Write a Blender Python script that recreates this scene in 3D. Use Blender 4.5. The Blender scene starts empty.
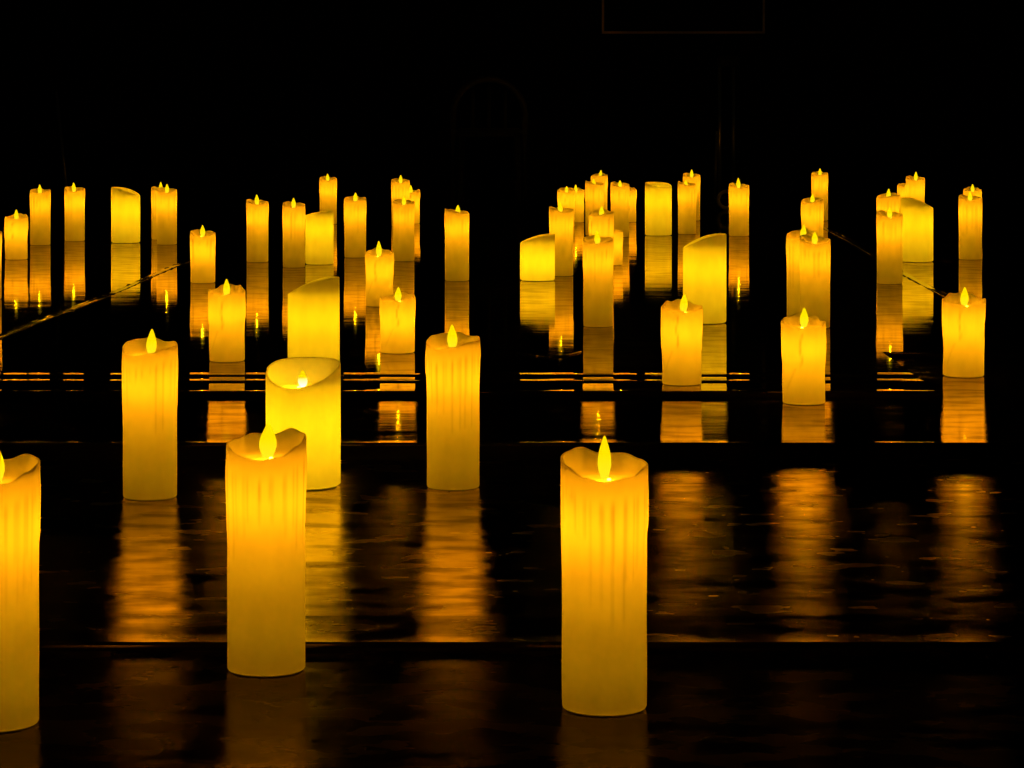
import bpy, bmesh, math, random
from mathutils import Vector

# ------------------------------------------------------------------ camera, world, exposure
F_PX, YH, CAM_H = 2700.0, 100.0, 0.545          # focal length (px of 1024), horizon row, camera height
S = bpy.context.scene
C = S.collection
cam_d = bpy.data.cameras.new('camera'); cam = bpy.data.objects.new('camera', cam_d); C.objects.link(cam)
cam.location = (0, 0, CAM_H); cam.rotation_euler = (math.pi / 2, 0, 0)
cam_d.sensor_width = 36.0; cam_d.lens = F_PX / 1024 * 36.0; cam_d.shift_y = -(384.0 - YH) / 1024; cam_d.clip_end = 100
S.camera = cam
w = bpy.data.worlds.new('world'); S.world = w; w.use_nodes = True
w.node_tree.nodes['Background'].inputs[0].default_value = (0.6, 0.7, 0.5, 1)
w.node_tree.nodes['Background'].inputs[1].default_value = 0.0004
S.view_settings.view_transform = 'Standard'; S.view_settings.look = 'None'
S.view_settings.exposure = 0.0; S.view_settings.gamma = 1.0; S.view_settings.use_curve_mapping = False
S.cycles.max_bounces = 10; S.cycles.diffuse_bounces = 4; S.cycles.glossy_bounces = 4; S.cycles.transmission_bounces = 5
S.cycles.sample_clamp_indirect = 6.0

P_LED = 0.185        # inner lamp power of a 7.5 cm pillar
Z_D, Z_C, Z_B, Z_A = 0.0, 0.008, 0.032, 0.041   # the floor and the three low platforms, stepping up away from the camera

def ray(x, y):
    return Vector(((x - 512) / F_PX, 1.0, (YH - y) / F_PX))
def at(x, y, z):
    d = ray(x, y); t = (z - CAM_H) / d.z
    return Vector((d.x * t, d.y * t, z)), t

# ------------------------------------------------------------------ materials
def new_mat(name):
    m = bpy.data.materials.new(name); m.use_nodes = True
    nt = m.node_tree; nt.nodes.clear()
    out = nt.nodes.new('ShaderNodeOutputMaterial')
    return m, nt, out
def N(nt, kind, **kw):
    n = nt.nodes.new(kind)
    for k, v in kw.items():
        if k in n.inputs: n.inputs[k].default_value = v
        else: setattr(n, k, v)
    return n
def simple(name, col, rough=0.5, metal=0.0, spec=0.5):
    m, nt, out = new_mat(name)
    b = N(nt, 'ShaderNodeBsdfPrincipled'); b.inputs['Base Color'].default_value = (*col, 1)
    b.inputs['Roughness'].default_value = rough; b.inputs['Metallic'].default_value = metal
    b.inputs['Specular IOR Level'].default_value = spec
    n = N(nt, 'ShaderNodeTexNoise'); n.inputs['Scale'].default_value = 60
    bp = N(nt, 'ShaderNodeBump'); bp.inputs['Strength'].default_value = 0.05
    nt.links.new(n.outputs[0], bp.inputs['Height']); nt.links.new(bp.outputs[0], b.inputs['Normal'])
    nt.links.new(b.outputs[0], out.inputs[0]); return m

def wax_mat(name, col, shade_amt):
    """thin-walled wax shell: part diffuse, part translucent; groove shade painted in beside drips and in cracks"""
    m, nt, out = new_mat(name)
    L = nt.links.new
    at_ = N(nt, 'ShaderNodeAttribute', attribute_name='groove_shade')
    tc = N(nt, 'ShaderNodeTexCoord')
    no = N(nt, 'ShaderNodeTexNoise'); no.inputs['Scale'].default_value = 45; no.inputs['Detail'].default_value = 3
    mp = N(nt, 'ShaderNodeMapping'); mp.inputs['Scale'].default_value = (1, 1, 0.35)
    L(tc.outputs['Object'], mp.inputs[0]); L(mp.outputs[0], no.inputs['Vector'])
    mr = N(nt, 'ShaderNodeMapRange'); L(no.outputs[0], mr.inputs[0])
    mr.inputs[1].default_value = 0.3; mr.inputs[2].default_value = 0.7
    mr.inputs[3].default_value = 1 - 0.09; mr.inputs[4].default_value = 1.0
    m1 = N(nt, 'ShaderNodeMath', operation='MULTIPLY_ADD'); m1.inputs[1].default_value = -shade_amt; m1.inputs[2].default_value = 1.0  # shade of grooves and cracks multiplied into the wax colour
    L(at_.outputs['Fac'], m1.inputs[0])
    m2 = N(nt, 'ShaderNodeMath', operation='MULTIPLY'); L(m1.outputs[0], m2.inputs[0]); L(mr.outputs[0], m2.inputs[1])
    mixc = N(nt, 'ShaderNodeVectorMath', operation='SCALE'); mixc.inputs[0].default_value = col
    L(m2.outputs[0], mixc.inputs['Scale'])
    tr = N(nt, 'ShaderNodeBsdfTranslucent'); L(mixc.outputs[0], tr.inputs['Color'])
    df = N(nt, 'ShaderNodeBsdfDiffuse'); L(mixc.outputs[0], df.inputs['Color'])
    gl = N(nt, 'ShaderNodeBsdfGlossy'); gl.inputs['Roughness'].default_value = 0.4; gl.inputs['Color'].default_value = (1, 1, 1, 1)
    bp = N(nt, 'ShaderNodeBump'); bp.inputs['Strength'].default_value = 0.15; bp.inputs['Distance'].default_value = 0.002
    L(no.outputs[0], bp.inputs['Height'])
    for s in (tr, df): L(bp.outputs[0], s.inputs['Normal'])
    mx = N(nt, 'ShaderNodeMixShader'); mx.inputs[0].default_value = 0.5
    L(df.outputs[0], mx.inputs[1]); L(tr.outputs[0], mx.inputs[2])
    mg = N(nt, 'ShaderNodeMixShader'); mg.inputs[0].default_value = 0.02
    L(mx.outputs[0], mg.inputs[1]); L(gl.outputs[0], mg.inputs[2])
    L(mg.outputs[0], out.inputs[0]); return m

def flame_mat(name, base, tip, sb, st):
    m, nt, out = new_mat(name); L = nt.links.new
    tc = N(nt, 'ShaderNodeTexCoord'); sx = N(nt, 'ShaderNodeSeparateXYZ'); L(tc.outputs['Generated'], sx.inputs[0])
    cr = N(nt, 'ShaderNodeValToRGB'); L(sx.outputs['Z'], cr.inputs[0])
    e = cr.color_ramp.elements
    e[0].position = 0.05; e[0].color = (base[0]*sb, base[1]*sb, base[2]*sb, 1)
    e[1].position = 0.6; e[1].color = (tip[0]*st, tip[1]*st, tip[2]*st, 1)
    em = N(nt, 'ShaderNodeEmission'); L(cr.outputs[0], em.inputs[0]); em.inputs[1].default_value = 1.0
    L(em.outputs[0], out.inputs[0]); return m
def emit(name, col, s):
    m, nt, out = new_mat(name)
    em = N(nt, 'ShaderNodeEmission'); em.inputs[0].default_value = (*col, 1); em.inputs[1].default_value = s
    nt.links.new(em.outputs[0], out.inputs[0]); return m

def wood_mat(name, tint, rough, bump, refl=1.0, fine=0.10, worn=0.45, sc=9.0, dist=0.004, ior=1.5):
    """dark varnished boards: fresnel-weighted gloss over near-black brown wood"""
    m, nt, out = new_mat(name); L = nt.links.new
    geo = N(nt, 'ShaderNodeNewGeometry')
    def noise(scale, vec, detail=4):
        mp = N(nt, 'ShaderNodeMapping'); mp.inputs['Scale'].default_value = vec
        L(geo.outputs['Position'], mp.inputs[0])
        n = N(nt, 'ShaderNodeTexNoise'); n.inputs['Scale'].default_value = scale; n.inputs['Detail'].default_value = detail
        L(mp.outputs[0], n.inputs['Vector']); return n
    n1 = noise(sc, (0.45, 1, 1), 5)          # gentle unevenness of the boards
    n2 = noise(sc * 5, (0.6, 1, 1), 5)        # grain ripples across the view
    n3 = noise(sc * 2.2, (0.7, 1, 1), 3)
    h = N(nt, 'ShaderNodeMath', operation='MULTIPLY_ADD'); h.inputs[1].default_value = fine
    L(n2.outputs[0], h.inputs[0]); L(n1.outputs[0], h.inputs[2])
    bp = N(nt, 'ShaderNodeBump'); bp.inputs['Strength'].default_value = bump; bp.inputs['Distance'].default_value = dist
    L(h.outputs[0], bp.inputs['Height'])
    rr = N(nt, 'ShaderNodeMapRange'); rr.inputs[1].default_value = 0.35; rr.inputs[2].default_value = 0.65
    rr.inputs[3].default_value = rough * 0.75; rr.inputs[4].default_value = rough * 1.3
    L(n3.outputs[0], rr.inputs[0])
    # varnish worn away along the grain
    n4 = noise(sc * 2.5, (0.5, 1, 1), 8)
    wr = N(nt, 'ShaderNodeMapRange'); wr.inputs[1].default_value = 0.36; wr.inputs[2].default_value = 0.56
    wr.inputs[3].default_value = worn * refl; wr.inputs[4].default_value = 1.0 * refl
    L(n4.outputs[0], wr.inputs[0])
    fr = N(nt, 'ShaderNodeFresnel'); fr.inputs['IOR'].default_value = ior; 
    fm = N(nt, 'ShaderNodeMath', operation='MULTIPLY'); L(fr.outputs[0], fm.inputs[0]); L(wr.outputs[0], fm.inputs[1])
    gl = N(nt, 'ShaderNodeBsdfGlossy', distribution='BECKMANN'); gl.inputs['Color'].default_value = (*tint, 1)
    L(rr.outputs[0], gl.inputs['Roughness']); L(bp.outputs[0], gl.inputs['Normal'])
    cr = N(nt, 'ShaderNodeValToRGB'); L(n1.outputs[0], cr.inputs[0])
    cr.color_ramp.elements[0].color = (0.006, 0.004, 0.002, 1); cr.color_ramp.elements[1].color = (0.018, 0.011, 0.005, 1)
    df = N(nt, 'ShaderNodeBsdfDiffuse'); L(cr.outputs[0], df.inputs['Color']); L(bp.outputs[0], df.inputs['Normal'])
    mx = N(nt, 'ShaderNodeMixShader'); L(fm.outputs[0], mx.inputs[0]); L(df.outputs[0], mx.inputs[1]); L(gl.outputs[0], mx.inputs[2])
    L(mx.outputs[0], out.inputs[0]); return m

M = {
    'wax': wax_mat('ivory_wax', (0.90, 0.84, 0.70), 0.42),
    'flame': flame_mat('flame_plastic', (1.0, 0.74, 0.01), (1.0, 0.72, 0.0), 1.15, 1.12),
    'flame_hot': flame_mat('bright_flame_plastic', (1.0, 0.85, 0.45), (1.0, 0.74, 0.0), 2.2, 1.0),
    'bulb': emit('led_glow', (1.0, 0.52, 0.012), 45.0),
    'cap': simple('pale_plastic', (0.35, 0.32, 0.26), 0.5),
    'wood_a': wood_mat('varnished_boards_rear', (1.0, 0.90, 0.60), 0.055, 0.12, 0.95, 0.035, 0.7),
    'wood_b': wood_mat('varnished_boards_step', (1.0, 0.82, 0.45), 0.11, 0.20, 1.0, 0.05, 0.6),
    'wood_c': wood_mat('varnished_boards_front', (1.0, 0.78, 0.38), 0.22, 0.15, 1.55, 0.05, 0.5),
    'wood_d': wood_mat('varnished_boards_floor', (1.0, 0.76, 0.40), 0.25, 0.30, 0.45, 0.06, 0.85),
    'riser': simple('black_riser', (0.006, 0.005, 0.004), 0.9, 0, 0.1),
    'tape': simple('black_tape', (0.006, 0.006, 0.005), 0.12, 0, 0.6),
    'wall': simple('black_wall', (0.012, 0.012, 0.011), 0.9, 0, 0.1),
    'black': simple('black_plastic', (0.03, 0.028, 0.025), 0.5),
    'chrome': simple('dull_steel', (0.55, 0.5, 0.42), 0.3, 0.9),
    'rubber': simple('pale_rubber', (0.9, 0.8, 0.65), 0.4),
    'brass': simple('gilt_frame', (0.9, 0.7, 0.4), 0.5, 0.6),
    'wire': simple('bare_wire', (0.6, 0.5, 0.35), 0.15, 0.9),
}

def link(name, bm, mat, parent=None, smooth=True):
    me = bpy.data.meshes.new(name); bm.normal_update(); bm.to_mesh(me); bm.free()
    if smooth:
        for p in me.polygons: p.use_smooth = True
    for m in (mat if isinstance(mat, (list, tuple)) else [mat]): me.materials.append(m)
    o = bpy.data.objects.new(name, me); C.objects.link(o)
    if parent: o.parent = parent
    return o
def tag(o, label=None, cat=None, group=None, kind=None):
    if label: o['label'] = label
    if cat: o['category'] = cat
    if group: o['group'] = group
    if kind: o['kind'] = kind
    return o

# ------------------------------------------------------------------ floor and platforms
def extrude_profile(name, prof, x0, x1, mats, split_idx=None):
    """prof: (y,z) points from the back to the foot of the front; closed downwards"""
    bm = bmesh.new()
    A = [bm.verts.new((x0, y, z)) for y, z in prof]; B = [bm.verts.new((x1, y, z)) for y, z in prof]
    n = len(prof)
    for i in range(n):
        j = (i + 1) % n
        f = bm.faces.new((A[i], A[j], B[j], B[i]))
        if split_idx and i in split_idx: f.material_index = 1
    bm.faces.new(list(reversed(A))); bm.faces.new(B)
    bmesh.ops.recalc_face_normals(bm, faces=bm.faces)
    o = link(name, bm, mats, smooth=False); tag(o, kind='structure'); return o
def slab(name, y_front, y_back, z_top, z_bot, r, x0, x1, mat, slope=None, lipped=None):
    prof = [(y_back, z_top)]
    zt = z_top
    def lip(y, z, ln, h):                      # board edge curling up very slightly towards its front edge
        for k in range(9):
            q = k / 8; prof.append((y + ln * (1 - q), z + h * q ** 2))
    if slope:
        lip(y_front + slope[0], z_top, slope[2], slope[3]); zt = z_top - slope[1]
    if lipped: lip(y_front + r, zt, *lipped); zt += lipped[1]
    n = 6
    for k in range(n + 1):
        a = math.pi / 2 * k / n
        prof.append((y_front + r - r * math.sin(a), zt - r + r * math.cos(a)))
    k0 = len(prof) - 1
    prof += [(y_front, z_bot), (y_back, z_bot)]
    return extrude_profile(name, prof, x0, x1, [mat, M['riser']], (k0, k0 + 1, k0 + 2))

yA = at(512, 391.5, Z_A)[0].y; yB = at(512, 443.5, Z_B)[0].y; yC = at(512, 643, Z_C)[0].y
yC2 = at(512, 616, Z_C)[0].y
bm = bmesh.new()
vs = [bm.verts.new(p) for p in ((-6, 0.6, 0), (6, 0.6, 0), (6, 14.5, 0), (-6, 14.5, 0), (-6, .6, -.05), (6, .6, -.05), (6, 14.5, -.05), (-6, 14.5, -.05))]
for f in ((0, 1, 2, 3), (7, 6, 5, 4), (0, 4, 5, 1), (1, 5, 6, 2), (2, 6, 7, 3), (3, 7, 4, 0)): bm.faces.new([vs[i] for i in f])
tag(link('floor', bm, M['wood_d'], smooth=False), kind='structure')
slab('front_platform', yC, yB + 0.05, Z_C, 0.0, 0.005, -5.5, 5.5, M['wood_c'], slope=(yC2 - yC, 0.0008, 0.05, 0.0002), lipped=(0.045, 0.0009))
slab('middle_platform', yB, yA + 1.2, Z_B, 0.0, 0.004, -5.5, 5.5, M['wood_b'], lipped=(0.05, 0.0010))
yN = at(512, 352, Z_A)[0].y
XN = at(939, 391, Z_A)[0].x
slab('rear_platform', yN, 14.5, Z_A, 0.0, 0.003, -5.5, 5.5, M['wood_a'])
slab('rear_platform_nose', yA, yN + 0.001, Z_A, Z_B, 0.003, -5.5, XN, M['wood_a'], lipped=(0.05, 0.0009))
# board joints across the nose of the rear platform: each board curls up gently and drops at its edge
for i, (py, h, ln) in enumerate(((375.8, 0.0026, 0.075), (382.2, 0.0026, 0.075))):
    y = at(512, py, Z_A)[0].y
    prof = [(y + ln * (1 - k / 10), Z_A - 0.0002 + h * (k / 10) ** 1.6) for k in range(11)]
    prof += [(y - 0.002, Z_A + h * 0.8), (y - 0.003, Z_A - 0.0004), (y + ln, Z_A - 0.0006)]
    extrude_profile('trim_%d' % (i + 1), prof, -5.4, XN - 0.004, [M['wood_a']])

# back wall and side walls of the dark hall
def box(bm, x0, x1, y0, y1, z0, z1):
    v = [bm.verts.new((x, y, z)) for z in (z0, z1) for x, y in ((x0, y0), (x1, y0), (x1, y1), (x0, y1))]
    for f in ((3, 2, 1, 0), (4, 5, 6, 7), (0, 1, 5, 4), (1, 2, 6, 5), (2, 3, 7, 6), (3, 0, 4, 7)): bm.faces.new([v[i] for i in f])
bm = bmesh.new(); box(bm, -6, 6, 14.5, 14.6, -0.05, 4); tag(link('wall_back', bm, M['wall'], smooth=False), kind='structure')

# wrinkled black tape over the platform joints, running away from the camera
def tape(x_near, y_near, x_far, y_far, wid, seed, label):
    rnd = random.Random(seed); bm = bmesh.new(); n = 90; rows = []
    for i in range(n + 1):
        t = i / n
        x = x_near + (x_far - x_near) * t + 0.006 * math.sin(t * 9 + seed); y = y_near + (y_far - y_near) * t
        lift = [0.0006 + 0.0034 * rnd.random() ** 3 for _ in range(2)]
        sec = [(-1.0, -0.0004), (-0.93, lift[0]), (-0.8, 0.0008 + lift[0] * .3), (-0.3, 0.0009), (0.3, 0.0009), (0.8, 0.0008 + lift[1] * .3), (0.93, lift[1]), (1.0, -0.0004)]
        rows.append([bm.verts.new((x + s * wid / 2 + 0.0006 * rnd.uniform(-1, 1), y, Z_A + z)) for s, z in sec])
    for a, b in zip(rows, rows[1:]):
        for k in range(7): bm.faces.new((a[k], a[k + 1], b[k + 1], b[k]))
        bm.faces.new((a[7], a[0], b[0], b[7]))
    bmesh.ops.recalc_face_normals(bm, faces=bm.faces)
    tag(link('floor_tape', bm, M['tape']), label, 'tape')
pa, pb = at(-30, 350, Z_A)[0], at(192, 260, Z_A)[0]
tape(pa.x, pa.y, pb.x, pb.y, 0.022, 3, 'wrinkled black tape strip crossing the glossy floor at the left edge')
pa, pb = at(962, 306, Z_A)[0], at(822, 226, Z_A)[0]
tape(pa.x, pa.y, pb.x, pb.y, 0.022, 8, 'wrinkled black tape strip running back across the glossy floor at the right')

# shallow arc of wire on the rear platform
def tube(bm, pts, r, ns=8, cap=True):
    rings = []
    for i, p in enumerate(pts):
        p = Vector(p); d = (Vector(pts[min(i + 1, len(pts) - 1)]) - Vector(pts[max(i - 1, 0)])).normalized()
        a = d.cross(Vector((0, 0, 1)));  a = a if a.length > 1e-4 else d.cross(Vector((0, 1, 0)))
        a.normalize(); b = d.cross(a)
        rr = r[i] if isinstance(r, (list, tuple)) else r
        rings.append([bm.verts.new(p + (a * math.cos(q) + b * math.sin(q)) * rr) for q in [2 * math.pi * k / ns for k in range(ns)]])
    for a, b in zip(rings, rings[1:]):
        for k in range(ns): bm.faces.new((a[k], a[(k + 1) % ns], b[(k + 1) % ns], b[k]))
    if cap: bm.faces.new(list(reversed(rings[0]))); bm.faces.new(rings[-1])
bm = bmesh.new()
pts = [at(516, 353.0, Z_A)[0], at(527, 354.6, Z_A)[0], at(538, 356.6, Z_A)[0], at(552, 357.6, Z_A)[0], at(566, 356.0, Z_A)[0], at(581, 352.4, Z_A)[0]]
sm = []
for i in range(len(pts) - 1):
    for k in range(5): sm.append(pts[i].lerp(pts[i + 1], k / 5) + Vector((0, 0, 0.0014)))
sm.append(pts[-1] + Vector((0, 0, 0.0014)))
tube(bm, sm, 0.0014)
tag(link('wire', bm, M['wire']), 'thin curved wire lying on the glossy floor in front of the low smooth candle', 'wire')

# ------------------------------------------------------------------ candles
def sstep(a, b, x):
    t = max(0.0, min(1.0, (x - a) / (b - a))) if a != b else float(x >= b)
    return t * t * (3 - 2 * t)
def adiff(a, b): return (a - b + math.pi) % (2 * math.pi) - math.pi

RIM = ((0, -1.0), (38, -.62), (66, 0), (90, .12), (122, .22), (150, .6), (180, .45), (212, 1.08), (240, .85), (270, .66), (300, .1), (332, -.72), (360, -1.0))
RIM_S = ((0, -.2), (35, -.16), (60, -.06), (85, .04), (105, .0), (150, .22), (181, .30))
def candle(kind, xc, wpx, ytop, ybase, label, group, flame=None, low=0, amp=None, seed=0, fw=None, hot=False, tilt=0.0, gain=1.0, z=None, mirror=False):
    """xc,wpx,ytop,ybase: centre column, width, topmost and lowest row seen in the photo; low: angle of the lowest rim point
    (0 faces the camera, 90 right). Everything is stood on its platform at real size from these."""
    if z is None: z = Z_A if ybase < 391 else Z_B if ybase < 440 else Z_C if ybase < 645 else Z_D
    p0, t0 = at(xc, ybase, z)
    R = 0.5 * wpx * t0 / F_PX
    p = p0 + Vector((0, R * 0.9, 0)); p.x *= p.y / p0.y; t = t0 + R * 0.9
    R = 0.5 * wpx * t / F_PX
    up = ray(xc, ytop)                                 # height of the top at the candle's own distance
    k = p.y + (0.85 * R if kind != 'smooth' else R * math.cos(math.radians(low)))
    ztop = CAM_H + up.z * k - z
    rnd = random.Random(seed * 7 + int(xc * 3))
    near = wpx > 50; mid = wpx > 28
    nA = 144 if near else 72 if mid else 40
    nV = 64 if near else 36 if mid else 20
    lo = math.radians(low)
    if amp is None: amp = {'tall': 0.25, 'short': 1.0, 'smooth': 0.32}[kind]
    a_ = amp * R
    ph = rnd.uniform(0, 6.28)
    def rim0(th):
        c = math.cos(th - lo)                          # 1 at the low point
        if kind == 'tall':
            d = math.degrees(th - lo) * (-1 if mirror else 1) % 360
            for (a0, v0), (a1, v1) in zip(RIM, RIM[1:]):
                if a0 <= d <= a1:
                    q = (d - a0) / (a1 - a0); q = q * q * (3 - 2 * q)
                    return a_ * (v0 + (v1 - v0) * q) + 0.006 * R * math.sin(7 * th + ph)
        if kind == 'short':
            d = abs(math.degrees(adiff(th, lo)))
            for (a0, v0), (a1, v1) in zip(RIM_S, RIM_S[1:]):
                if a0 <= d <= a1:
                    q = (d - a0) / (a1 - a0); q = q * q * (3 - 2 * q)
                    return a_ * (v0 + (v1 - v0) * q) + 0.035 * R * math.sin(6 * th + ph) + 0.02 * R * math.sin(11 * th + ph)
        x_ = (1 - c) / 2; return 2 * a_ * (1 - (1 - x_) ** 2) - a_
    ths = [2 * math.pi * i / nA for i in range(nA)]
    mx = max(rim0(q) for q in ths); mn = min(rim0(q) for q in ths)
    H = ztop - mx
    zmin = H + mn
    lip = 0.07 * R
    wall = {'tall': 0.06, 'short': 0.10, 'smooth': 0.06}[kind] * R
    zf = zmin - 0.07 * R
    # drips
    drips = []
    if kind == 'tall':
        q = rnd.uniform(0, .3)
        while q < 6.28:
            drips.append((q, rnd.uniform(0.07, 0.11), rnd.uniform(0.15, 0.62), rnd.uniform(0.5, 1.0))); q += rnd.uniform(0.22, 0.42)
    elif kind == 'short':
        q = rnd.uniform(0, .5)
        while q < 6.28:
            drips.append((q, rnd.uniform(0.22, 0.34), rnd.uniform(0.25, 0.6), rnd.uniform(0.5, 1.0))); q += rnd.uniform(0.5, 0.8)
        crack = rnd.uniform(-0.35, 0.15)
    def outer(th, zz, rim):
        u = (rim - zz) / H                              # 0 at the rim, 1 at the foot
        r = 0.965 * R; groove_shade = 0.0
        if kind == 'tall':
            r += 0.03 * R * (1 - sstep(0.10 + 0.10 * math.sin(th * 2 + ph), 0.42 + 0.08 * math.sin(3 * th), u))
            for q, s, ln, am in drips:
                d = adiff(th, q)
                if abs(d) < 0.4:
                    e = 1 - sstep(ln - 0.05, ln, u); st = sstep(0.03, 0.12, u)
                    r += 0.030 * R * am * math.exp(-(d / s) ** 2) * e * st
                    groove_shade += (0.9 * math.exp(-((abs(d) - 1.5 * s) / 0.035) ** 2)) * am * e * sstep(0.06, 0.13, u) * (1 - 0.6 * u / ln)  # painted shade lines along both flanks of each drip
        elif kind == 'short':
            ridge = 0
            for q, s, ln, am in drips:
                d = adiff(th, q)
                if abs(d) < 1.0:
                    e = 1 - sstep(ln - 0.10, ln, u)
                    ridge = max(ridge, am * math.exp(-(d / s) ** 4) * e)
            r += 0.055 * R * ridge + 0.02 * R * (1 - sstep(.3, .5, u))
            d = adiff(th, crack + 0.04 * math.sin(u * 20))
            g = math.exp(-(d / 0.045) ** 2) * sstep(0.04, 0.10, u) * (1 - sstep(0.42, 0.5, u))
            groove_shade += 1.0 * g; r -= 0.03 * R * g  # crack shade painted as well as cut in
            d = adiff(th, crack - 0.25 - 1.6 * (u - 0.5)) if u > 0.5 else 9
            groove_shade += 0.35 * math.exp(-(d / 0.05) ** 2) * (1 - sstep(0.75, 0.85, u))
            r += 0.01 * R * math.sin(3 * th + 9 * u + ph)
        else:
            r = R * 0.995
        r += 0.004 * R * math.sin(2 * th + 14 * u + ph) if kind != 'smooth' else 0
        return r, min(groove_shade, 1.0)
    bm = bmesh.new(); lay = bm.verts.layers.float.new('groove_shade')
    rows = []
    zb = 0.035 * R
    def row(fn):
        rr = []
        for th in ths:
            r, zz, tk = fn(th)
            v = bm.verts.new((r * math.sin(th), -r * math.cos(th), zz)); v[lay] = tk; rr.append(v)
        rows.append(rr)
    row(lambda th: (0.90 * R, zb, 0))
    row(lambda th: (0.945 * R, zb + 0.012 * R, 0))
    for j in range(nV + 1):
        s = j / nV
        def f(th, s=s):
            rim = H + rim0(th); zz = zb + 0.05 * R + (rim - lip * 0.5 - zb - 0.05 * R) * s
            r, tk = outer(th, zz, rim); return r, zz, tk
        row(f)
    for k in (1, 2, 3, 4, 5):                           # rounded lip
        a = math.pi * k / 6
        def f(th, a=a):
            rim = H + rim0(th); r, tk = outer(th, rim - lip * 0.5, rim)
            return r - wall * 0.5 * (1 - math.cos(a)), rim - lip * 0.5 + lip * 0.5 * math.sin(a), 0
        row(f)
    for s in (0.0, 0.15, 0.35, 0.6, 0.85, 0.97, 1.0):    # inner wall, sloping into the melt pool
        def f(th, s=s):
            rim = H + rim0(th); r, tk = outer(th, rim - lip * 0.5, rim)
            r1 = r - wall; r2 = 0.66 * R if kind != 'smooth' else 0.84 * R
            zt = rim - lip * 0.5
            return r1 + (r2 - r1) * (s ** 2.2), zt + (zf - zt) * math.sin(s * math.pi / 2), 0
        row(f)
    row(lambda th: (0.3 * R, zf - 0.01 * R, 0))
    for a, b in zip(rows, rows[1:]):
        for i in range(nA):
            bm.faces.new((a[i], a[(i + 1) % nA], b[(i + 1) % nA], b[i]))
    bm.faces.new(rows[-1]); bm.faces.new(list(reversed(rows[0])))
    root = bpy.data.objects.new('pillar_candle', None); C.objects.link(root)
    root.location = p; root.empty_display_size = R; tag(root, label, 'candle', group)
    root.rotation_euler = (0, math.radians(tilt), 0)
    link('wax_body', bm, M['wax'], root)
    # plastic foot
    bm = bmesh.new(); rr = []
    for r, zz in ((0.86, 0.0), (0.90, 0.006), (0.90, 0.034), (0.86, 0.040)):
        rr.append([bm.verts.new((r * R * math.sin(q), -r * R * math.cos(q), zz * R)) for q in [2 * math.pi * i / 48 for i in range(48)]])
    for a, b in zip(rr, rr[1:]):
        for i in range(48): bm.faces.new((a[i], a[(i + 1) % 48], b[(i + 1) % 48], b[i]))
    bm.faces.new(list(reversed(rr[0]))); bm.faces.new(rr[-1])
    link('battery_base', bm, M['cap'], root)
    # flame tongue: flat plastic teardrop swinging on its pivot
    if flame is None: flame = (xc, ytop - 0.12 * wpx)
    fx, fy = flame
    dx = (fx - xc) / wpx * 2 * R
    if fy is None: ztip = zf + (0.25 if kind == 'smooth' else 0.9) * R
    else:
        d = ray(fx, fy); ztip = CAM_H + d.z * (p.y / d.y) - z
    L_ = max(ztip - zf, 0.25 * R); L_ = L_ + 0.01 * R
    FW = (fw if fw else 0.20) * R
    bm = bmesh.new(); rings = []; ns = 20
    prof = [(0, 0.42), (0.08, 0.62), (0.2, 0.84), (0.35, 1.0), (0.5, 0.97), (0.65, 0.8), (0.8, 0.52), (0.92, 0.30), (0.97, 0.17), (1.0, 0.05)]
    if not hot: rot = rnd.uniform(-.5, .5)
    else: rot = 0
    for s, q in prof:
        cx = dx * (0.55 + 0.45 * s)
        rings.append([bm.verts.new((cx + FW * q * math.cos(b), 0.5 * FW * q * math.sin(b), zf - 0.01 * R + L_ * s)) for b in [2 * math.pi * i / ns for i in range(ns)]])
    for a, b in zip(rings, rings[1:]):
        for i in range(ns): bm.faces.new((a[i], a[(i + 1) % ns], b[(i + 1) % ns], b[i]))
    bm.faces.new(list(reversed(rings[0]))); bm.faces.new(rings[-1])
    link('flame', bm, M['flame_hot' if hot else 'flame'], root)
    # small LED beside the flame's foot
    bm = bmesh.new(); bmesh.ops.create_uvsphere(bm, u_segments=10, v_segments=6, radius=0.05 * R)
    for v in bm.verts: v.co.z = v.co.z * 0.6 + zf + 0.015 * R; v.co.x += dx * 0.5 + (0.10 if seed % 2 else -0.10) * R; v.co.y -= 0.12 * R
    link('led_bulb', bm, M['bulb'], root)
    # LED inside the hollow shell, with weaker lamps added lower for scattered glow
    hi = (1.0, 0.365, 0.003) if kind != 'smooth' else (1.0, 0.55, 0.003)
    low_ = (1.0, 0.57, 0.003) if kind != 'smooth' else (1.0, 0.60, 0.006)
    sc = (R / 0.0375) ** 2 * gain
    body = zf
    if kind == 'tall': spec = ((body - 1.0 * R, 1.0), (body * 0.50, 0.085), (body * 0.2, 0.045))
    elif kind == 'short': spec = ((body - 0.9 * R, 1.0), (body * 0.35, 0.11))
    else: spec = ((body - 0.9 * R, 0.66), (body * 0.3, 0.19))
    spec += ((None, 0.27 if kind == 'smooth' else 0.22),)          # added lamp in the melt pool, brightens the cup's inner walls
    for zi, (zz, pw) in enumerate(spec):
        ld = bpy.data.lights.new('led_and_fill', 'POINT'); ld.color = hi if zi == 0 or zz is None else low_; ld.energy = P_LED * pw * sc; ld.shadow_soft_size = 0.25 * R
        lo_ = bpy.data.objects.new('led_and_fill_lamp', ld); C.objects.link(lo_); lo_.parent = root; lo_.location = (0, 0, zz) if zz is not None else ((dx * 0.5, -0.32 * R, zf + 0.2 * R) if kind != 'smooth' else (dx - 0.24 * R, -0.06 * R, zf + 0.24 * R))
        if zz is None: ld.shadow_soft_size = 0.04 * R
    return root

GT, GS, GL = 'tall dripped candles', 'short dripped candles', 'smooth slanted candles'
T, H_, SM = 'tall', 'short', 'smooth'
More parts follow.
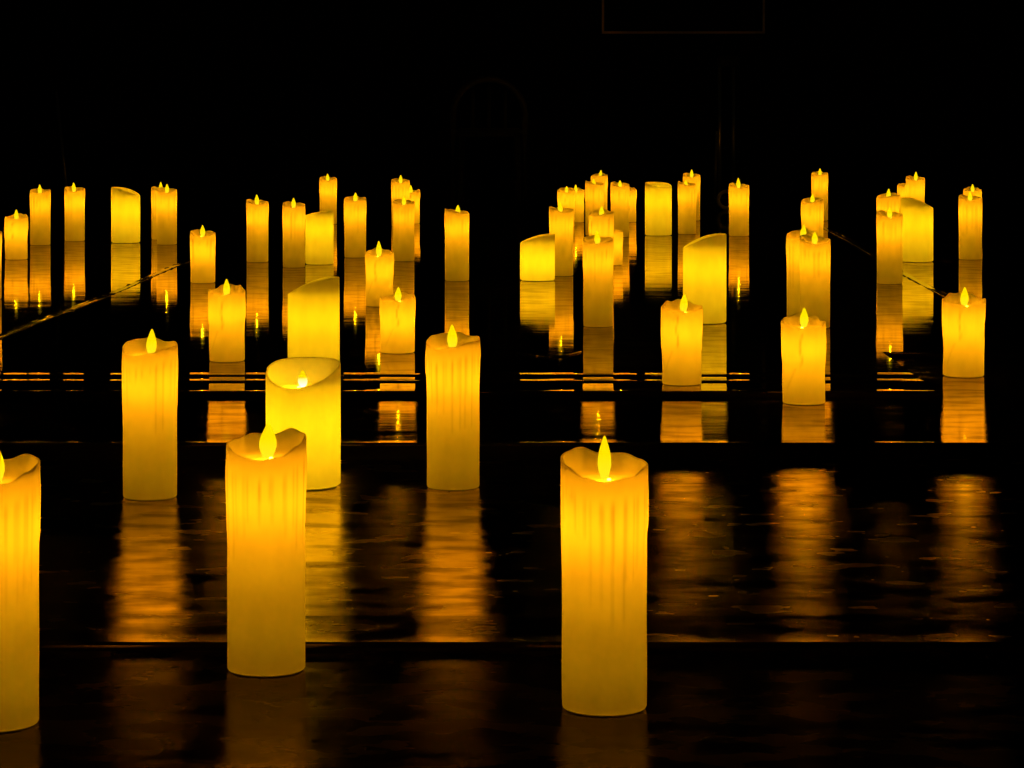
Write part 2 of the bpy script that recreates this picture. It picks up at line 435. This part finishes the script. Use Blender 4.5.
# --- the five on the front platforms, nearest first
candle(T, 604.3, 88, 446.5, 717, 'large tall dripped candle standing alone at the front, right of centre', GT, (604.5, 435.6), low=0, seed=1, fw=0.155, amp=0.27)
candle(T, -4.5, 89, 453, 733.5, 'large candle cut off by the left edge at the very front', GT, (-4, 444), low=-5, seed=2, mirror=True)
candle(T, 266.3, 80.5, 427.5, 677.5, 'large tall dripped candle standing before the wide smooth one, front left of centre', GT, (268.5, 423), low=-4, seed=3, fw=0.22, amp=0.28, mirror=True)
candle(T, 150, 55.5, 337, 501, 'tall candle with long drips standing alone at the left, behind the front row', GT, (152, 329), low=-28, seed=4, fw=0.19)
candle(T, 453.2, 54.5, 331.5, 491, 'tall candle with long drips standing alone in the middle, behind the front row', GT, (452, 324.5), low=-38, seed=5, fw=0.19)
candle(SM, 303.2, 75, 357, 491, 'wide smooth candle with bright white flame, half behind a tall dripped one', GL, (302.5, 370), low=-14, seed=6, fw=0.13, hot=True)
# --- middle field
candle(SM, 313.7, 52, 277, 381.5, 'smooth slanted candle rising directly behind the widest smooth candle', GL, (313, None), low=-92, seed=7)
candle(H_, 227, 36.5, 284, 362.5, 'short dripped candle just left of the slanted smooth one, middle left', GS, (226.5, 279), low=-8, seed=8)
candle(H_, 397.5, 35.5, 292, 354, 'squat dripped candle left of the tall one in the middle', GS, (398.4, 287), low=-22, seed=9, amp=.75)
candle(H_, 379.5, 28.5, 247.5, 307, 'short dripped candle with a crack, just behind the squat one', GS, (378.7, 241), low=10, seed=10)
candle(H_, 681.7, 40.5, 299, 386, 'short cracked candle standing before the large slanted one, right of centre', GS, (684.5, 293.7), low=8, seed=11)
candle(H_, 803.7, 44, 313, 405.5, 'short cracked candle standing before a pair of tall ones, right of centre', GS, (804.3, 307.5), low=5, seed=12)
candle(H_, 963.7, 42, 292.5, 378, 'short dripped candle nearest the right edge, standing alone', GS, (964.8, 287), low=3, seed=13, z=Z_B)
candle(SM, 704.7, 43.5, 233.7, 324.5, 'large slanted smooth candle rising to the right, behind a short cracked one', GL, (702, None), low=-92, seed=14)
candle(T, 598.3, 31, 235, 327.5, 'tall dripped candle at the front of the cluster right of centre', GT, (597, 230.7), low=-25, seed=15)
candle(SM, 537.5, 35, 234, 281.5, 'low wide smooth candle at the left front of the cluster', GL, (540, None), low=-92, seed=16, amp=.24)
candle(T, 561.3, 24.5, 205.5, 276.5, 'tall candle directly right of the low wide smooth candle', GT, (560, 202.5), low=30, seed=17)
candle(T, 815, 31, 234.5, 329, 'right one of the overlapping tall pair behind a short cracked candle', GT, (814.7, 231.7), low=0, seed=18)
candle(T, 801.3, 30, 229, 320, 'left one of the overlapping tall pair behind a short cracked candle', GT, (804, 224.5), low=-60, seed=19)
candle(T, 457, 25, 207.5, 281.5, 'tall candle standing alone in the middle before the open dark gap', GT, (458, 205), low=60, seed=20)
candle(T, 889.7, 26.3, 210, 284.5, 'tall candle in front of the right-hand cluster, left of its smooth one', GT, (889.7, 207.5), low=0, seed=21)
candle(SM, 917, 32.5, 197.2, 262.5, 'wide smooth candle of the right-hand cluster sloping down to the right', GL, (915, None), low=84, seed=22)
candle(T, 970.3, 23.5, 194, 260, 'tall candle at the far right with a shorter one right behind', GT, (970, 191.5), low=0, seed=23)
candle(T, 888, 23, 192.5, 258, 'candle directly behind the tall front one of the right-hand cluster', GT, (888.7, 188.7), low=-70, seed=24)
candle(H_, 972.5, 18, 186.5, 228, 'short candle peeking over the tall one at the far right', GS, (972.5, 184), low=0, seed=25)
candle(H_, 904.8, 15, 183, 221, 'small candle squeezed at the left of the rearmost one in the right-hand cluster', GS, (906.5, 184), low=10, seed=26)
candle(T, 915.3, 19, 175.3, 228, 'rearmost tall candle of the right-hand cluster', GT, (916, 171.7), low=0, seed=27)
candle(T, 812.4, 22.5, 197, 262, 'tall candle between the overlapping pair and the farthest one behind them', GT, (812.5, 193.7), low=-50, seed=28)
candle(T, 819.7, 16.8, 171, 221, 'farthest candle in the column right of centre, behind three others', GT, (820, 168.3), low=-40, seed=29)
candle(T, 739, 20.5, 182.5, 236.5, 'candle standing alone beside the grey ring, right of centre', GT, (738.2, 178), low=0, seed=30)
candle(T, 687, 18.6, 180.8, 234.5, 'dimmer candle just right of the upright smooth one, a brighter one behind', GT, (685.5, 180), low=30, seed=31, gain=.9)
candle(T, 691.6, 17.4, 172.6, 221, 'bright candle peeking over a dimmer one, back row right of centre', GT, (691.7, 169.5), low=0, seed=32)
candle(SM, 658.4, 26.8, 181.7, 236, 'upright smooth candle in the back row, right of the big cluster', GL, (658, 189), low=40, seed=33, amp=.22)
candle(T, 601.2, 25, 209, 278, 'second tall candle of the cluster, right behind its front one', GT, (601.7, 206), low=-50, seed=34)
candle(H_, 611.5, 23, 226, 265.5, 'low candle mostly hidden at the right of the cluster front', GS, (608, None), low=60, seed=35)
candle(T, 594.6, 19, 180, 236, 'tall dim candle in the left rear of the cluster, before the highest one', GT, (593.5, 179), low=40, seed=36, gain=.9)
candle(T, 599.2, 17, 173, 222, 'highest rear candle of the cluster right of centre', GT, (601, 170), low=-60, seed=37)
candle(H_, 566.3, 17.5, 187.5, 227, 'bright short candle, left one of two at the left rear of the cluster', GS, (566.7, 186), low=10, seed=38)
candle(H_, 576, 16.5, 187.5, 222.7, 'short candle, right one of two at the left rear of the cluster', GS, (575.7, 184.5), low=0, seed=39)
candle(T, 620, 19, 181.5, 237.3, 'candle at the right rear of the cluster, slim one peeking out behind', GT, (620, 180.3), low=5, seed=40)
candle(H_, 628, 16.8, 186.5, 222.5, 'short candle showing only its right side at the right rear of the cluster', GS, (622, 190), low=-10, seed=41)
# --- rear left field
candle(T, 403.7, 22, 198.5, 261.5, 'dimmer tall candle in front of two others, left of the centre gap', GT, (404, 196), low=0, seed=42, gain=.9)
candle(T, 400.5, 18.5, 178, 227, 'candle peeking above the dimmer tall one, left of the centre gap', GT, (400.7, 175), low=0, seed=43)
candle(H_, 411, 18, 189, 224, 'short candle showing at the right of two others, left of the centre gap', GS, (410.8, 185), low=-60, seed=44)
candle(T, 355.2, 22.5, 195.5, 258, 'candle standing alone between a smooth one and a group of three', GT, (355.5, 192.5), low=-30, seed=45)
candle(T, 328.2, 17.6, 176, 224.5, 'farthest candle left of centre, rising behind the little smooth one', GT, (327.5, 173.7), low=-10, seed=46)
candle(SM, 319.5, 28.3, 211, 265, 'little smooth candle touching the right side of a tall dripped one', GL, (319, None), low=-92, seed=47, amp=.14)
candle(T, 293.9, 23, 201, 268, 'tall dripped candle touching the left side of the little smooth one', GT, (293.5, 198), low=0, seed=48)
candle(T, 257.5, 22.5, 198.5, 262.5, 'tall candle between the short low one and the dripped-and-smooth touching pair', GT, (256.7, 194.5), low=20, seed=49)
candle(T, 202.9, 25.5, 229, 283.5, 'stout dripped candle standing alone in the dark, lower than its rear neighbours', GT, (202.5, 225.2), low=0, seed=50)
candle(T, 166.9, 20.5, 187, 245, 'front right candle of the overlapping pair in the left back row', GT, (167, 184), low=0, seed=51)
candle(T, 161, 19.5, 186, 240, 'rear left candle of the overlapping pair in the left back row', GT, (160.7, 182), low=20, seed=52)
candle(SM, 125.7, 28.8, 187, 243.5, 'smooth candle of the left back row sloping down to the right', GL, (125, None), low=84, seed=53, amp=.30)
candle(T, 74.7, 20.5, 186, 241.5, 'candle of the left back row between the smooth one and a brighter one', GT, (73.5, 182.5), low=0, seed=54)
candle(T, 40.3, 20.8, 188, 245.5, 'taller candle right beside the shortest one at the far left', GT, (39.7, 184.5), low=-20, seed=55)
candle(H_, 16.3, 23, 213, 260, 'shortest bright candle at the far left of the back rows', GS, (16.3, 209.5), low=-10, seed=56)
candle(T, -11.5, 26.5, 228, 300, 'candle showing only a sliver at the left edge, behind the tape strip', GT, (-11, 224), low=0, seed=57)

# ------------------------------------------------------------------ dim things at the back
# stand with two steel tubes and a wheel
g, tg = at(727, 210, Z_A)
root = bpy.data.objects.new('equipment_stand', None); C.objects.link(root); root.location = (g.x, g.y + 0.05, Z_A)
tag(root, 'dark equipment stand with two upright tubes and a pale ringed wheel, behind a lone candle', 'stand')
mpx = tg / F_PX
def tb(name, mat, pts, r, parent):
    bm = bmesh.new(); tube(bm, pts, r, 12); return link(name, bm, mat, parent)
for dxp in (-4.5, 9.5):
    tb('pole', M['chrome'], [(dxp * mpx, 0.12, 0.02), (dxp * mpx, 0.12, 148 * mpx)], 0.008, root)
tb('strut', M['chrome'], [(-10 * mpx, 0.10, 0.03), (-7.5 * mpx, 0.10, 0.36)], 0.006, root)
bm = bmesh.new(); box(bm, -0.08, 0.12, 0.07, 0.20, 0.008, 0.045); bmesh.ops.bevel(bm, geom=bm.edges[:], offset=0.006, segments=2, affect='EDGES')
link('base_plate', bm, M['black'], root)
bm = bmesh.new(); box(bm, -0.03, 0.07, 0.09, 0.15, 148 * mpx - 0.02, 148 * mpx + 0.03); bmesh.ops.bevel(bm, geom=bm.edges[:], offset=0.006, segments=2, affect='EDGES')
link('top_clamp', bm, M['black'], root)
Ro = 10.2 * mpx; tr_ = 1.9 * mpx
bm = bmesh.new(); n1, n2 = 40, 12; rg = []
for i in range(n1):
    a = 2 * math.pi * i / n1
    rg.append([bm.verts.new(((Ro - tr_ + tr_ * math.cos(b)) * math.cos(a), tr_ * 1.6 * math.sin(b), Ro + (Ro - tr_ + tr_ * math.cos(b)) * math.sin(a))) for b in [2 * math.pi * j / n2 for j in range(n2)]])
for i in range(n1):
    for j in range(n2): bm.faces.new((rg[i][j], rg[(i + 1) % n1][j], rg[(i + 1) % n1][(j + 1) % n2], rg[i][(j + 1) % n2]))
bmesh.ops.recalc_face_normals(bm, faces=bm.faces)
wh = link('wheel', bm, M['rubber'], root); wh.location = (0, -0.02, 0)
wh['label'] = 'pale grey ring-shaped wheel'
bm = bmesh.new(); tube(bm, [(0, -0.03, Ro), (0, 0.09, Ro)], 0.012, 12)
for v in bm.verts: pass
link('axle', bm, M['black'], root)

# arched-back chair, almost lost in the dark
g, tg = at(489, 213, Z_A); mpx = tg / F_PX
root = bpy.data.objects.new('chair', None); C.objects.link(root); root.location = (g.x, g.y, Z_A)
tag(root, 'dark chair with an arched back, barely visible in the middle of the background', 'chair')
hw = 36 * mpx; top = 134 * mpx
arch = [(-hw, 0.0, 0.0), (-hw, 0.0, 0.40)] + [(-hw * math.cos(a), 0.01, 0.44 + (top - 0.44) * math.sin(a)) for a in [math.pi * k / 14 for k in range(0, 15)]] + [(hw, 0.0, 0.40), (hw, 0.0, 0.0)]
tb('back_frame', M['black'], arch, 0.014, root)
bm = bmesh.new(); box(bm, -hw + .01, hw - .01, 0.0, 0.34, 0.34, 0.375); bmesh.ops.bevel(bm, geom=bm.edges[:], offset=0.012, segments=3, affect='EDGES')
link('seat', bm, M['black'], root)
for s in (-1, 1): tb('leg', M['black'], [(s * (hw - .03), 0.31, 0.0), (s * (hw - .035), 0.30, 0.345)], 0.013, root)
for k in (-1, 0, 1): tb('back_slat', M['black'], [(k * hw * .45, 0.01, 0.37), (k * hw * .45, 0.01, top - 0.03 - 0.02 * abs(k))], 0.007, root)

# framed panel hanging on the back wall, only the corner of its frame catches the light
def wallp(x, y, yy):
    d = ray(x, y); k = yy / d.y; return d.x * k, CAM_H + d.z * k
x0, z0 = wallp(602, 33.5, 14.45); x1, z1 = wallp(765, -60, 14.45)
root = bpy.data.objects.new('framed_panel', None); C.objects.link(root); root.location = ((x0 + x1) / 2, 14.48, z0)
tag(root, 'dark framed panel high on the back wall, lower left corner of its frame glinting', 'panel')
W2 = (x1 - x0) / 2; Hh = z1 - z0
bm = bmesh.new(); box(bm, -W2 + .01, W2 - .01, -0.015, 0.015, 0.01, Hh - .01); link('board', bm, M['wall'], root, False)
bm = bmesh.new()
for a in ((-W2, -W2 + .012, 0, Hh), (W2 - .012, W2, 0, Hh), (-W2, W2, 0, .012), (-W2, W2, Hh - .012, Hh)): box(bm, a[0], a[1], -0.03, 0.015, a[2], a[3])
link('frame', bm, M['brass'], root, False)

# leaning rod at the far left
g, tg = at(69, 214, Z_A); mpx = tg / F_PX
bm = bmesh.new(); tube(bm, [(0, 0, 0.0), (-16.5 * mpx, 0.10, 123 * mpx)], 0.006, 10)
o = link('leaning_rod', bm, M['chrome']); o.location = (g.x, g.y, Z_A)
tag(o, 'thin dull metal rod leaning in the dark above the left back row', 'rod')
